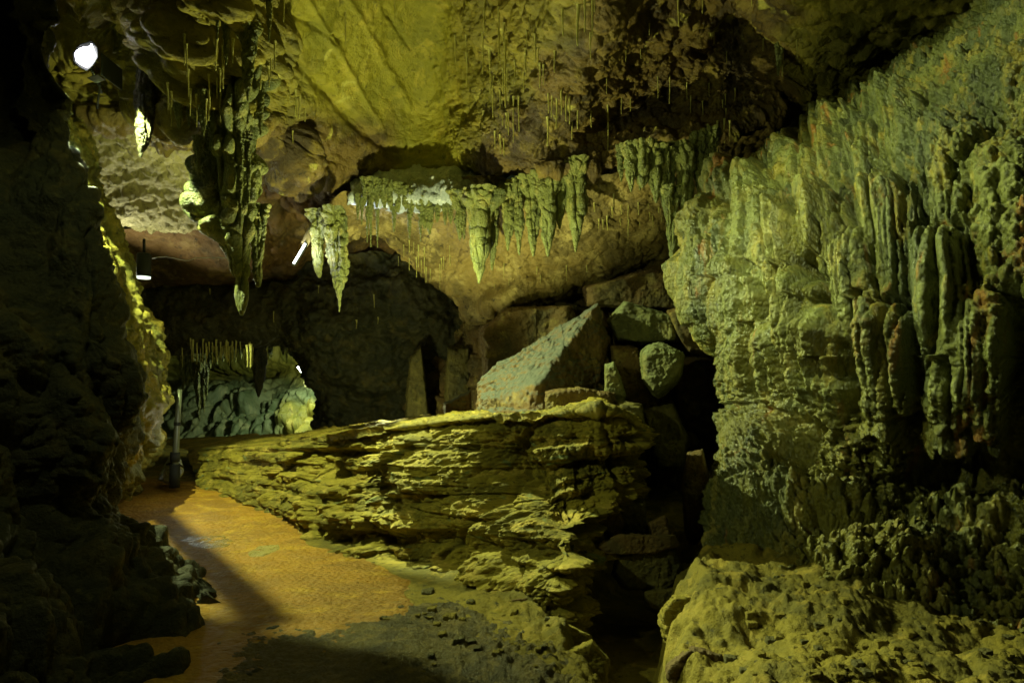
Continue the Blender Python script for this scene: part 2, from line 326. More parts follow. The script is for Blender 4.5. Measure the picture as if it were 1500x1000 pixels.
struct(loft('cave_wall', [
    [(120,440,19), (240,460,18), (300,470,18), (360,470,18), (420,470,18), (480,470,17), (560,440,16)],
    [(120,520,19), (240,520,19), (300,525,18.6), (350,530,18.6), (420,525,18.0), (480,520,16.6), (560,520,15)],
    [(120,560,20), (240,560,20), (300,555,19.8), (350,560,20.2), (400,552,19.4), (470,550,16.4), (560,540,15)],
    [(120,590,20), (240,580,19), (300,572,18.0), (350,575,18.0), (410,575,17.4), (462,575,16), (560,570,15)],
    [(120,640,19), (240,620,18), (300,620,17.2), (350,620,17.0), (410,620,16.4), (455,620,15.6), (560,620,15)],
    [(120,720,18), (240,690,16.6), (300,690,16.2), (350,690,16.0), (410,690,15.6), (450,690,15.2), (560,690,15)]],
    480, 360, d_farw, M['far'], zone=lambda P, x, y: 1-sstep(548, 572, y+10*fbm(P*1.5, 3))+sstep(405, 440, x)*sstep(585, 600, y)))

# ------------------------------------------------------------------ floor
def poly_mask(x, y, poly, soft):
    """signed distance to polygon, positive inside"""
    P = np.array(poly, float); ins = np.zeros(len(x), bool); dm = np.full(len(x), 1e9)
    for i in range(len(P)):
        a = P[i]; b = P[(i+1) % len(P)]
        c = ((a[1] > y) != (b[1] > y)) & (x < (b[0]-a[0])*(y-a[1])/(b[1]-a[1]+1e-12)+a[0]); ins ^= c
        ab = b-a; t = np.clip(((x-a[0])*ab[0]+(y-a[1])*ab[1])/(ab@ab), 0, 1)
        dm = np.minimum(dm, np.hypot(x-a[0]-t*ab[0], y-a[1]-t*ab[1]))
    return np.where(ins, dm, -dm)/soft
def fl(px, py, z=0.): d = (CH-z)*F/(py-HZ); return ((px-750)/F*d, d)
PIT = [fl(815, 890), fl(850, 800), fl(960, 770), fl(1000, 800), fl(985, 900), fl(975, 925), fl(1000, 985), fl(1010, 1120), fl(850, 1130), fl(885, 990), fl(860, 960)]
BANK = [fl(985, 890), fl(1020, 830), fl(1500, 850), fl(2300, 900), fl(2400, 1300), fl(1110, 1300), fl(1075, 1000), fl(1030, 940)]
def floor_h(x, y):
    P = np.stack([x, y, np.zeros_like(x)], 1)
    h = .03*fbm(P*.8, 4)
    pit = sstep(-.35, .5, poly_mask(x, y, PIT, .3)+.7*fbm(P*3, 4)); h = h-.5*pit
    bank = sstep(-.2, 1., poly_mask(x, y, BANK, .16)+.9*fbm(P*2.5, 4)); h = h+bank*(.03+.16*sstep(3.7, 4.6, y+.5*fbm(P*1.5, 3))+.12*fbm(P*1.3, 3)+.05*flutes(P+5, 1.8, 1.))
    # rubble apron at the foot of the ledge
    ap = sstep(-.3, 1., (x-fl(600, 880)[0])*.9+(5.4-y)*.1+.2*fbm(P*2, 3))*(1-pit)
    rough = np.clip(ap+bank, 0, 1)
    return h+rough*(.10*fbm(P*2.0, 4)+.03*popcorn(P, 3.5)+.02*popcorn(P, 8)*bank+.014*popcorn(P+3, 17)*(1+fbm(P*1.5, 2)*1.5)+.010*popcorn(P, 34))+.004*fbm(P*22, 3), rough, pit, bank
def floor_grid(name, u0, u1, nu, v0, v1, nv, mat, extra=None):
    nu = int(nu*Q); nv = int(nv*Q)
    px, py = np.meshgrid(np.linspace(u0, u1, nu), 1/np.linspace(1/(v0-HZ), 1/(v1-HZ), nv)*.5+.5*np.linspace(v0-HZ, v1-HZ, nv)+HZ)
    d = CH*F/(py-HZ); x = ((px-750)/F*d).ravel(); y = d.ravel()
    h, r, pit, bank = floor_h(x, y)
    if extra: h = extra(x, y, h)
    return obj_np(name, np.stack([x, y, h], 1), gridfaces(nv, nu), mat)
struct(floor_grid('cave_floor', -900, 2600, 1500, 632, 2200, 620, M['mud']))
PATH = [fl(150, 700), fl(300, 706), fl(440, 735), fl(440, 800), fl(520, 812), fl(590, 850), fl(585, 900), fl(545, 922), fl(460, 960), fl(330, 1010), fl(180, 1150), fl(60, 1200), fl(100, 800)]
def path_x(x, y, h):
    P = np.stack([x, y, np.zeros_like(x)], 1)
    m = poly_mask(x, y, PATH, .25)+.8*fbm(P*2.2, 5)
    return h+.006+(-.06)*(1-sstep(-.9, .1, m))+.008*fbm(P*np.array([3, 6, 1]), 4)+.004*popcorn(P, 9)
struct(floor_grid('path', -120, 760, 620, 690, 1250, 520, M['path'], path_x))
GRAV = [fl(300, 1010), fl(400, 930), fl(560, 915), fl(650, 890), fl(720, 930), fl(800, 1000), fl(860, 1150), fl(900, 1700), fl(-200, 1900), fl(100, 1100)]
def grav_x(x, y, h):
    P = np.stack([x, y, np.zeros_like(x)], 1)
    m = poly_mask(x, y, GRAV, .22)+1.3*fbm(P*2.2, 4)+1.3*fbm(P*11, 4)
    return h+.010+(-.05)*(1-sstep(-1.2, .2, m))+.008*popcorn(P, 45)+.005*fbm(P*30, 2)
struct(floor_grid('gravel_patch', -250, 950, 700, 860, 1700, 420, M['gravel'], grav_x))

# ------------------------------------------------------------------ layered ledge
HOL = [(650, 705, 75, 65, .22), (742, 668, 34, 34, -.42), (775, 712, 45, 26, -.3), (840, 655, 70, 26, .12), (515, 690, 50, 40, -.12), (590, 770, 60, 30, .1), (855, 760, 60, 35, -.35), (500, 775, 60, 14, -.12), (890, 610, 70, 40, .12), (620, 680, 60, 40, .15), (800, 760, 70, 50, -.15)]
def d_ledge(P, px, py):
    e = sstep(0, .35, np.clip((py-(655-.085*np.clip(px-270, 0, 430)))/60, 0, 1))
    k = 0.14*fbm(P*1.5, 4)+.20*strata(P, 3.0, .12, 2., .8, -.10)+.15*strata(P, 8.5, .15, 5., .75, -.10)+.085*strata(P, 21, .25, 8., .6, -.10)
    k = k+.22*blocks(P, 1.0, (1, 1, 1.3))[0]+.05*blocks(P+4, 2.6, (1, 1, 1.8))[0]-.10*np.exp(-(perlin(P*np.array([1.6, 1.6, .5]))/.05)**2)
    r = .55+.6*fbm(P*1.1+9, 2)+.3*sstep(560, 700, px)
    k = k+(.08*popcorn(P, 6)+.05*popcorn(P+2, 13)+.025*popcorn(P+5, 28)+.05*(-np.abs(perlin(P*np.array([5., 5., 1.5])))))*r
    k = k*(.3+.7*sstep(270, 520, px))*(.35+.65*e)
    for cx, cy, rx, ry, a in HOL: k = k+a*np.exp(-((px-cx)/rx)**2-((py-cy)/ry)**2)
    return k-.05
tag(loft('rock_ledge', [
    [(200,640,14.0), (410,632,12.5), (540,616,11.4), (680,606,10.4), (800,604,9.8), (900,604,9.2), (960,640,8.6)],
    [(262,655,11.2), (430,643,8.6), (560,627,7.3), (690,611,6.5), (800,606,6.1), (900,603,5.9), (950,640,6.3)],
    [(268,664,10.8), (431,650,8.2), (565,634,7.0), (700,620,6.2), (795,614,5.9), (903,612,5.7), (950,655,6.1)],
    [(272,680,10.5), (434,672,7.9), (572,665,6.7), (700,655,6.0), (792,655,5.75), (908,650,5.6), (952,700,5.9)],
    [(278,694,10.2), (440,700,7.5), (570,700,6.4), (685,705,5.85), (800,695,5.6), (915,695,5.6), (950,740,5.95)],
    [(284,706,9.9), (442,735,7.0), (558,745,6.1), (675,755,5.6), (785,742,5.25), (900,745,5.35), (950,778,5.8)],
    [(288,714,9.7), (436,775,6.6), (548,790,5.85), (655,805,5.4), (765,795,5.0), (850,790,4.85), (870,840,5.2)],
    [(292,722,9.5), (440,806,6.25), (548,822,5.7), (650,850,5.2), (750,862,4.8), (822,860,4.6), (840,900,5.0)],
    [(296,745,9.2), (450,830,6.1), (560,850,5.6), (650,885,5.1), (730,910,4.8), (800,925,4.5), (830,960,4.8)]],
    1050, 680, d_ledge, M['ledge'], flat=.85), 'wide ledge of thin yellow brown rock layers running across the middle of the cave', 'rock ledge')

# ------------------------------------------------------------------ flowstone mass on the right
LOBES = [  # cx, top, bottom, half width, amp
 (1050,290,470,48,.35),(1110,240,400,45,.35),(1010,350,520,36,.30),(1085,360,560,50,.30),(1150,300,430,40,.35),
 (1195,260,380,36,.30),(1170,395,545,36,.35),(1080,410,600,42,.30),(1200,440,620,52,.45),(1130,470,600,26,.2),
 (1250,330,520,50,.3),(1300,250,430,48,.25),(1290,440,640,52,.3),(1370,330,540,50,.3),(1380,520,740,52,.2),
 (1155,200,290,45,.3),(1230,150,260,52,.3),(1300,110,230,55,.25),(1010,470,640,30,.25),(1100,590,700,52,.25),
 (1440,420,660,44,.22),(1470,200,420,60,.3),(1390,160,330,56,.25),(1240,600,760,50,.15),(1065,230,330,34,.3),(1320,620,780,50,.15),(1180,570,700,30,-.2)]
def d_flow(P, px, py):
    wob = 14*fbm(P*3, 3); off = np.zeros(len(P), np.float32)
    for i, (cx, t, b, w, a) in enumerate(LOBES): off = np.where((np.abs(px-cx+wob) < w*.95) & (py > t) & (py < b), i*1.37, off)
    def ribs(w, s, o):
        n = perlin(np.stack([px/w+.25*fbm(P*2+o, 2), off+o, (py+.25*px)/(w*s)], 1)); return 1.6*np.sqrt(np.clip(np.abs(n)*2.2, 0, 1))-.9
    k = np.zeros(len(P)); drp = ribs(36, 11, 1.); drp2 = ribs(14, 12, 5.)
    for cx, t, b, w, a in LOBES:
        v = (py-t+wob*.8)/(b-t); u = (px-cx+wob+(py-t)*-.03)/(w*(1-.25*np.clip(v, 0, 1))); v = v-(18*u*u)/(b-t)
        s = np.sqrt(np.clip(1-u*u, 0, 1))*np.where(v < .2, np.sqrt(np.clip(v/.2, 0, 1)), 1-.45*np.clip((v-.2)/.8, 0, 1))*(1-sstep(.97, 1.03, v+.06*drp))
        k = np.maximum(k, s*a*1.0)+.10*s*a
    knob = np.clip(sstep(540, 640, py)+sstep(1280, 1400, px-.4*(py-200))*.9, 0, 1)
    k = k+(1-.8*knob)*(.12*drp+.05*drp2)+.10*fbm(P*1.4, 3)+.03*fbm(P*8, 4)+.018*popcorn(P+2, 15)
    knob = knob*(.35+.65*sstep(1060, 1180, px))
    k = k+(.01+.06*knob)*popcorn(P, 5)+(.008+.065*knob)*popcorn(P+3, 10)+(.012+.03*knob)*popcorn(P+9, 21)
    low = sstep(690, 740, py)
    k = k+low*(.18*strata(P, 3.0, .7, 3., .6)+.07*strata(P, 9, .7, 5.))
    for cx, cy, rx, ry, a in [(1395,690,46,26,-.45),(1335,640,22,40,-.25),(1490,560,24,110,-.4),(1270,765,130,12,-.18),(1330,730,40,30,-.2),(1150,720,90,60,.22),(1290,840,80,70,.25),(1180,640,18,50,-.3),(1400,800,120,40,.15)]:
        k = k+a*np.exp(-((px-cx)/rx)**2-((py-cy)/ry)**2)
    return k-.18
tag(loft('flowstone', [
    [(1600,-170,8.6), (1500,-130,7.0), (1540,-110,5.6), (1600,-110,4.8), (1700,-110,4.4), (1900,-110,3.8)],
    [(1470,20,8.8), (1385,28,7.4), (1430,30,6.0), (1490,20,5.2), (1580,0,4.6), (1850,0,3.8)],
    [(1330,100,9.0), (1262,102,7.8), (1320,100,6.4), (1400,90,5.5), (1520,90,4.8), (1850,90,3.8)],
    [(1210,160,9.2), (1165,165,8.0), (1230,165,6.7), (1340,160,5.6), (1480,160,4.8), (1850,160,3.8)],
    [(1120,235,9.2), (1062,252,7.9), (1140,255,6.7), (1260,250,5.6), (1430,250,4.8), (1850,250,3.7)],
    [(1080,330,9.0), (1022,340,7.6), (1085,345,6.5), (1200,345,5.5), (1400,345,4.7), (1850,345,3.6)],
    [(1075,430,8.8), (1016,430,7.4), (1078,430,6.3), (1180,440,5.4), (1380,440,4.6), (1850,440,3.5)],
    [(1100,520,8.6), (1038,520,7.2), (1090,520,6.2), (1200,530,5.3), (1400,540,4.5), (1850,540,3.5)],
    [(1120,600,8.4), (1066,600,7.0), (1105,600,6.1), (1210,610,5.2), (1400,620,4.6), (1850,620,3.6)],
    [(1060,680,8.0), (1022,690,6.5), (1080,690,5.7), (1210,700,5.1), (1400,700,4.8), (1850,700,3.8)],
    [(1040,780,7.2), (1012,780,5.9), (1080,780,5.2), (1210,790,4.7), (1400,790,4.5), (1850,790,3.8)],
    [(1050,850,6.6), (1020,850,5.5), (1080,855,4.9), (1210,865,4.5), (1400,865,4.2), (1850,880,3.6)],
    [(1060,920,6.0), (1040,920,5.0), (1090,920,4.6), (1210,920,4.3), (1400,920,4.0), (1850,920,3.5)]],
    1000, 1050, d_flow, M['flow'], zone=lambda P, x, y: sstep(560, 660, y+40*fbm(P*2, 3))+.8*(1-sstep(1180, 1330, x-.3*(y-300)+80*fbm(P*2.2, 3)))*sstep(.0, .5, .3+fbm(P*2.7, 3))), 'huge grey green flowstone mass with fluted draperies and knobbly skin on the right', 'flowstone')
# ------------------------------------------------------------------ calcite patch under the dome
def d_patch(P, px, py): return .10*fbm(P*2, 4)+.06*ridged(P*4, 4)+.02*popcorn(P, 12)
tag(loft('calcite_patch', [
    [(500,250,11.0), (560,225,11.0), (620,215,11.0), (680,225,10.8), (720,250,10.6)],
    [(510,262,10.3), (560,245,10.4), (620,238,10.3), (680,240,10.0), (705,258,9.9)],
    [(515,280,10.0), (565,275,9.9), (620,272,9.8), (670,265,9.6), (700,268,9.7)],
    [(510,292,10.0), (565,296,9.9), (625,300,9.8), (665,290,9.7), (700,276,9.9)],
    [(505,300,10.8), (565,305,10.8), (625,312,10.8), (665,305,10.6), (705,285,10.6)]],
    260, 150, d_patch, M['blue']), 'bluish white calcite bulge at the foot of the yellow green ceiling dome', 'calcite patch')

bpy.context.view_layer.update(); DG = bpy.context.evaluated_depsgraph_get()
def hit(px, py, default=9., only='cave_ceiling'):
    o = Vector((0, 0, CH)); v = Vector(W(px, py, 1.))-o; v.normalize(); st = o
    for _ in range(4):
        ok, loc, n, i, ob, m = SC.ray_cast(DG, st, v)
        if not ok: return default
        if only is None or ob.name.startswith(only): return loc.y
        st = loc+v*.02
    return default

# ------------------------------------------------------------------ hanging stalactites
def spine(name, prof, d, mat, label=None, cat='stalactite', group=None, nu=None, nv=None, fl=1., parent=None, seed=0., squash=.8, lean=0.):
    """prof rows (py, left px, right px): an outline at real distance d with a rounded, dripstone-ridged body"""
    p = np.array(prof, float); h = (p[-1, 0]-p[0, 0]); wmax = (p[:, 2]-p[:, 1]).max()
    nv = nv or int(max(24, min(420, h*1.5))); nu = nu or int(max(14, min(220, wmax*3.2)))
    r = cr(p, nv); t = np.linspace(0, 1, nv)
    cx = ((r[:, 1]+r[:, 2])/2-750)/F*d; rad = np.maximum((r[:, 2]-r[:, 1])/2/F*d, .002); z = CH+(HZ-r[:, 0])/F*d
    rad = rad*np.sqrt(np.clip((1-t)*nv*.35, 0, 1))+.0005
    a = np.linspace(0, 2*np.pi, nu, endpoint=False)
    ca, sa = np.cos(a)[None], np.sin(a)[None]
    X = cx[:, None]+rad[:, None]*ca; Y = d+squash*rad[:, None]*sa+lean*(z[:, None]-z[0]); Z = np.repeat(z[:, None], nu, 1)
    P = np.stack([X, Y, Z], -1).reshape(-1, 3); R = np.repeat(rad, nu); q = P+seed*3.1
    sc = 1/np.maximum(wmax/F*d, .04)
    k = R*fl*(.35*flutes(q, 1.7*sc, .16)+.25*flutes(q, 4.2*sc, .16)+.35*fbm(q*sc*1.3, 3)+.28*popcorn(q, min(3.4*sc, 30))-.18)
    N = np.stack([np.repeat(ca, nv, 0), np.repeat(sa, nv, 0), np.zeros((nv, nu))], -1).reshape(-1, 3)
    o = obj_np(name, P+N*k[:, None], gridfaces(nv, nu, True)[:, ::-1], mat, parent)
    if label: tag(o, label, cat, group)
    return o
hero = [(60,318,398),(110,300,392),(160,290,388),(200,297,374),(240,291,372),(280,287,369),(310,292,371),(345,314,369),(375,331,364),(405,339,363),(435,343,362),(452,347,359),(462,351,356)]
spine('stalactite', hero, 7.0, M['stal'], 'largest stalactite, long and lumpy with a yellow tip, hanging left of centre', fl=1.1, seed=1)
spine('stalactite', [(300,365,392),(340,368,387),(378,370,384),(400,372,384),(421,376,381)], 7.15, M['stal'], 'short stub stalactite right beside the tip of the largest stalactite', seed=2)
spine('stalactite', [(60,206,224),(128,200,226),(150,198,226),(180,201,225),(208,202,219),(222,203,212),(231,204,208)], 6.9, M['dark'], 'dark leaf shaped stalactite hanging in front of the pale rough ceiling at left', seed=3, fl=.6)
def small(prof, d, label, group=None, fl=.9, mat='stal', seed=None): spine('stalactite', prof, d, M[mat], label, 'stalactite', group, fl=fl, seed=seed if seed is not None else random.uniform(0, 50))
def cone(px, t, b, w, bend=0.):            # outline of one long drip: thick root, waist, knob, tip
    h = b-t
    return [(t-16, px-w*.78, px+w*.78), (t-3, px-w*.62, px+w*.62), (t+h*.12, px-w*.47, px+w*.47), (t+h*.3, px-w*.40+bend*.3, px+w*.40+bend*.3), (t+h*.55, px-w*.36+bend*.6, px+w*.36+bend*.6),
            (t+h*.8, px-w*.2+bend*.9, px+w*.2+bend*.9), (b, px-1+bend, px+1+bend)]
g = 'stalactites hanging around the head of the largest stalactite'
for px, t, b, w, dd in [(331,-10,96,17,6.3),(363,52,149,22,6.4),(394,-10,62,9,6.5),(308,-6,40,8,6.4),(318,-6,60,9,6.3),(345,-6,50,10,6.4),(262,130,190,14,6.6),(277,140,186,10,6.7),(298,150,200,12,6.6),
        (312,160,215,10,6.7),(284,85,120,12,6.7),(382,80,200,14,7.0),(352,205,335,10,6.8),(240,110,140,12,6.8),(364,210,300,9,6.85),(290,215,262,9,6.8),(325,90,170,16,6.7)]:
    small(cone(px, t, b, w), dd, 'thin drip stalactite among those crowding round the head of the largest one', g)
small([(308,452,488),(330,456,486),(352,458,477),(380,460,473),(398,463,471),(407,466,469)], 9.4, 'shorter left stalactite of the dark pair beside the tilted tube lamp')
small([(305,470,508),(330,478,506),(355,480,511),(380,482,511),(402,485,508),(425,490,502),(440,494,500),(457,496,498)], 9.3, 'longer right stalactite of the pair beside the tilted tube lamp, ending in a fine point')
# row on the shelf, middle
names = [('leftmost short dark stalactite of the row under the middle shelf',(674,296,352,20)),
 ('longest stalactite of the middle row, broad at the root with an amber tip',(704,296,416,40)),
 ('narrow stalactite hanging close against the longest one of the middle row',(722,296,396,17)),
 ('slim stalactite third from the longest of the middle row',(746,288,368,20)),
 ('slender stalactite beside the gap in the middle row',(758,280,374,18)),
 ('blunt lumpy stalactite at the centre of the middle row',(780,276,376,27)),
 ('thick ribbed stalactite right of the blunt one in the middle row',(803,270,377,32)),
 ('short stalactite tucked behind the thick ones of the middle row',(822,262,336,22)),
 ('rightmost stalactite of the middle row, wide topped with a drip tail',(845,252,370,34))]
for (lab, (px, t, b, w)), dd in zip(names, [9.5,9.3,9.45,9.3,9.3,9.2,9.1,9.2,9.05]):
    small(cone(px, t, b, w, random.uniform(-3, 4)), dd, lab)
names = [('small stalactite with a hooked tail left of the row beside the flowstone',(925,226,282,22)),('broad wavy stalactite at the left end of the row beside the flowstone',(940,226,276,34)),
 ('stalactite with a narrow tip second in the row beside the flowstone',(962,232,298,28)),('long knotted stalactite reaching down to the flowstone edge',(977,236,330,24)),
 ('long thick stalactite in the middle of the row beside the flowstone',(1003,226,322,30)),('smooth grey stalactite near the flowstone rim',(1024,212,294,19)),('short stalactite touching the flowstone rim',(1040,206,260,20)),
 ('thin dark stalactite hanging in front of the flowstone shoulder',(1142,70,112,11)),('stalactite descending along the left rim of the flowstone',(984,290,390,22))]
for lab, (px, t, b, w) in names: small(cone(px, t, b, w, random.uniform(-3, 3)), 8.3, lab)
g = 'slender drips between the big stalactites'
for i in range(26):
    px = random.uniform(668, 862) if i < 16 else random.uniform(905, 1045)
    t = 298-(px-668)*.22 if i < 16 else 228; small(cone(px, t, t+random.uniform(16, 60), random.uniform(5, 10), random.uniform(-2, 2)), (9.5 if i < 16 else 8.5)+random.uniform(-.1, .15), 'slender drip hanging between the big stalactites of the two rows', g)
g = 'small stalactites fringing the shelf below the bluish patch'
for px, t, b, w in [(534,276,302,6),(543,276,330,9),(552,278,305,8),(563,280,306,9),(572,282,309,9),(583,284,312,8),(594,290,308,8),(602,296,316,8),(622,306,336,11),(629,308,344,10),(641,308,326,6),(652,308,330,6),(660,306,328,7),(600,316,350,5),(577,318,340,4),
                   (538,318,356,3),(543,320,362,3),(553,322,363,3),(530,306,330,3),(616,330,354,3),(524,300,322,4)]:
    small(cone(px, t, b, w*1.3), 9.75, 'small pale stalactite in the fringe below the bluish white patch', g)
# far chamber
def farst(px, t, b, w, d, lab, g=None, mat='stal'): small(cone(px, t, b, w), d, lab, g, mat=mat)
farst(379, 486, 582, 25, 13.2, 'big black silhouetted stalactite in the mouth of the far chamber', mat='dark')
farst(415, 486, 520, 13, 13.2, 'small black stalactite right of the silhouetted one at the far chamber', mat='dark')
farst(420, 490, 532, 5, 13.2, 'thin needle stalactite at the mouth of the far chamber')
g = 'pale stalactites in the far chamber'
for px, t, b, w in [(268,524,572,8),(274,520,566,7),(281,522,560,6),(288,520,592,9),(292,530,615,9),(299,520,606,6),(303,518,580,5),(308,520,540,5),(318,520,534,4),(327,518,530,4),(336,516,528,4),(345,514,530,4),(353,512,526,4),(362,510,522,4),(371,508,520,4),(395,506,526,4),(398,510,524,3)]:
    farst(px, t, b, w*1.3, 14.6, 'pale drip stalactite in the curtain hanging in the far chamber', g)

# soda straws: one mesh, many copies
def straw_mesh(k):
    n, m = 34, 8; t = np.linspace(0, 1, n); a = np.linspace(0, 2*np.pi, m, endpoint=False)
    r = .0085*(1.25-.55*t)*(1+.35*np.sin(t*9+k*2)**2*.6)+.009*np.exp(-t*9); r[-1] = .0015
    cx = .0035*np.sin(t*5+k); cy = .003*np.sin(t*4+2*k)
    V = np.stack([cx[:, None]+r[:, None]*np.cos(a), cy[:, None]+r[:, None]*np.sin(a), np.repeat(-t[:, None], m, 1)], -1).reshape(-1, 3)
    me = mesh_np('soda_straw', V, gridfaces(n, m, True)); me.materials.append(M['straw']); return me
SM = [straw_mesh(k) for k in range(4)]
def straws(specs, label, group):
    for px, t, L, wd in specs:
        d = hit(px, t); z = L/F*d+.06
        o = bpy.data.objects.new('soda_straw', SM[random.randrange(4)]); COL.objects.link(o)
        x, y, zz = W(px, t, d); o.location = (x, y-.03, zz+.06); o.scale = (wd, wd, z); o.rotation_euler = (0, 0, random.uniform(0, 6))
        tag(o, label, 'soda straw', group)
R = random.uniform
sp = [(417,-5,40,.9),(507,20,50,.8),(579,-5,38,.6),(548,-5,20,.6),(667,60,36,.8),(683,60,26,.7)]
straws(sp, 'thin soda straw hanging against the smooth yellow green dome', 'soda straws on the yellow green dome')
sp = [(710,0,50,1.2),(707,55,55,1),(718,80,60,1.3),(731,20,70,1),(740,60,100,1.3),(745,150,50,1),(752,150,42,.9),(760,150,45,.9),(722,120,55,1.1),(736,150,36,.8),(684,85,45,.9),(824,20,36,1),(846,15,55,1.3),(856,0,50,.9),(867,0,56,.9),(784,60,34,.9),(870,-5,26,.8),
      (803,140,28,1),(808,142,32,1),(815,145,45,1),(822,140,30,1),(829,142,38,1),(834,150,34,.9),(802,180,36,1.1),(725,200,20,.9),(733,205,22,.9),(738,210,20,.8),(770,90,26,.8),(796,105,22,.8),(812,85,24,.8)]
sp += [(R(690, 880), R(20, 190), R(12, 34), R(.6, 1.1)) for _ in range(20)]
straws(sp, 'soda straw on the rough ceiling right of the dome, one of a dense scatter', 'soda straws on the rough ceiling')
sp = [(993,0,42,1.3),(1028,0,22,1),(1100,0,12,.8),(890,160,70,.8),(888,120,20,.6),(963,120,26,.6),(980,118,36,.7),(938,78,10,.7),(1145,74,40,1),(1166,62,26,.6),(1036,190,30,1),(1040,195,28,.8),(1050,185,55,.9),(1060,182,30,.9),(1068,185,24,.8),(950,250,18,.9)]
sp += [(R(900, 1120), R(40, 170), R(8, 22), R(.5, .8)) for _ in range(16)]
straws(sp, 'soda straw on the dark brown ceiling above the flowstone', 'soda straws on the dark brown ceiling')
sp = [(434,140,32,.9),(440,142,34,1),(448,160,20,.8),(436,150,26,.8),(425,130,22,.8),(404,72,34,.9),(398,90,30,.8),(226,0,44,.7),(430,200,12,.6)]
sp += [(R(240, 400), R(60, 170), R(14, 40), R(.6, 1.1)) for _ in range(26)]
straws(sp, 'soda straw on the knobbly ceiling left of the dome', 'soda straws on the left ceiling')
sp = [(R(870, 975), R(290, 330), R(5, 20), R(.7, 1.2)) for _ in range(20)]+[(R(575, 660), R(352, 400), R(8, 34), R(.4, .8)) for _ in range(16)]+[(R(690, 860), R(370, 430), R(5, 20), R(.4, .8)) for _ in range(10)]
straws(sp, 'tiny soda straw on the underside of the tan shelf', 'soda straws under the tan shelf')
sp = [(R(262, 372), R(500, 512), R(10, 30), R(.8, 1.3)) for _ in range(40)]+[(R(300, 560), R(420, 490), R(6, 16), R(.6, 1)) for _ in range(6)]
straws(sp, 'tiny soda straw along the low dark ceiling before the far chamber', 'soda straws on the low ceiling')

# ------------------------------------------------------------------ boulders and blocks
def rock(name, pts, mat, label, cat='boulder', group=None, n=150, p=34., rough=1.15, seed=0., world=False, lay=0.):
    """rounded convex block through the given corner points, radially meshed, then weathered"""
    Wp = [Vector(q if world else W(*q)) for q in pts]
    bm = bmesh.new(); vs = [bm.verts.new(q) for q in Wp]; bmesh.ops.convex_hull(bm, input=vs); bm.normal_update()
    c = Vector((0, 0, 0)); A = 0
    fs = [f for f in bm.faces if f.calc_area() > 1e-7]
    c = sum((f.calc_center_median()*f.calc_area() for f in fs), Vector())/sum(f.calc_area() for f in fs)
    NN = np.array([f.normal[:] for f in fs]); D = np.array([(f.calc_center_median()-c).dot(f.normal) for f in fs])
    s = np.sign(D); NN = NN*s[:, None]; D = np.maximum(np.abs(D), 1e-3); bm.free()
    k = int(n*Q)
    # cube-sphere directions
    g = np.tan(np.linspace(-np.pi/4, np.pi/4, k)); a, b = np.meshgrid(g, g); o = np.ones_like(a)
    V = []; Fc = []
    for i, (x, y, z) in enumerate([(o, a, b), (-o, -a, b), (-a, o, b), (a, -o, b), (b*-1, a, o), (b, a, -o)]):
        d = np.stack([x, y, z], -1).reshape(-1, 3); V.append(d/np.linalg.norm(d, axis=1)[:, None]); Fc.append(gridfaces(k, k)+i*k*k)
    V = np.concatenate(V); Fc = np.concatenate(Fc)
    q = (V@NN.T)/D[None]; q = np.maximum(q, 0); r = 1/((q**p).sum(1)**(1/p))
    size = np.median(r); B = V*r[:, None]+np.array(c)
    f = 1/size; S = B+seed*5.3
    kk = size*rough*(.13*fbm(S*f*1.2, 4)+.05*blocks(S, f*1.1)[0]+.02*blocks(S+3, f*3.1)[0]+.06*fbm(S*f*5, 4)+.012*popcorn(S, f*14)+lay*strata(S, f*3.2, .4, seed, .6))
    B = B+V*kk[:, None]
    # weld the cube seams
    o = obj_np(name, B, Fc, mat); bm = bmesh.new(); bm.from_mesh(o.data); be = [v for v in bm.verts if v.is_boundary]
    bmesh.ops.remove_doubles(bm, verts=be, dist=size*.002); bm.to_mesh(o.data); bm.free(); o.data.shade_smooth()
    return tag(o, label, cat, group)
def slab(pts, d, th):                      # outline (px,py) -> corner points with thickness going back
    cx = sum(q[0] for q in pts)/len(pts); cy = sum(q[1] for q in pts)/len(pts)
    fr = [(cx+(q[0]-cx)*.86, cy+(q[1]-cy)*.86, d-th*.12) for q in pts]
    return fr+[(q[0], q[1], d+(th*.12)) for q in pts]+[(cx+(q[0]-cx)*.9, cy+(q[1]-cy)*.9, d+th) for q in pts]
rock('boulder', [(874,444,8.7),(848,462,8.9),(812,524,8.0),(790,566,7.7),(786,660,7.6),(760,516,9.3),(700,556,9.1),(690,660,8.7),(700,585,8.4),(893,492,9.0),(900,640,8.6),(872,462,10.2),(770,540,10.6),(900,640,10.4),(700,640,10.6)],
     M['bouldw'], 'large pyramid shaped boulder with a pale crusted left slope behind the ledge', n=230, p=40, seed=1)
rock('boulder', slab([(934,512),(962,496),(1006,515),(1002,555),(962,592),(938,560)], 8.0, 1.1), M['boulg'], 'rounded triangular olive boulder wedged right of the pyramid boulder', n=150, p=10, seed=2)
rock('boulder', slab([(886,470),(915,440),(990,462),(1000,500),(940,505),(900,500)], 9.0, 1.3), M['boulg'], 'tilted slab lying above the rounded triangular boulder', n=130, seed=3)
rock('boulder', slab([(893,505),(935,508),(945,560),(965,600),(930,610),(905,600)], 8.7, 1.0), M['bould'], 'dark upright block between the pyramid and the triangular boulder', n=120, seed=4)
rock('boulder', slab([(700,480),(745,450),(840,446),(850,480),(760,530),(705,555)], 10.2, 1.2), M['bould'], 'broad flat brown slab behind the pyramid boulder', n=130, seed=5)
rock('boulder', slab([(852,420),(960,392),(1000,400),(1000,455),(900,450),(860,450)], 9.9, 1.2), M['bould'], 'long grey brown slab under the tan ceiling at the head of the boulder pile', n=130, seed=6)
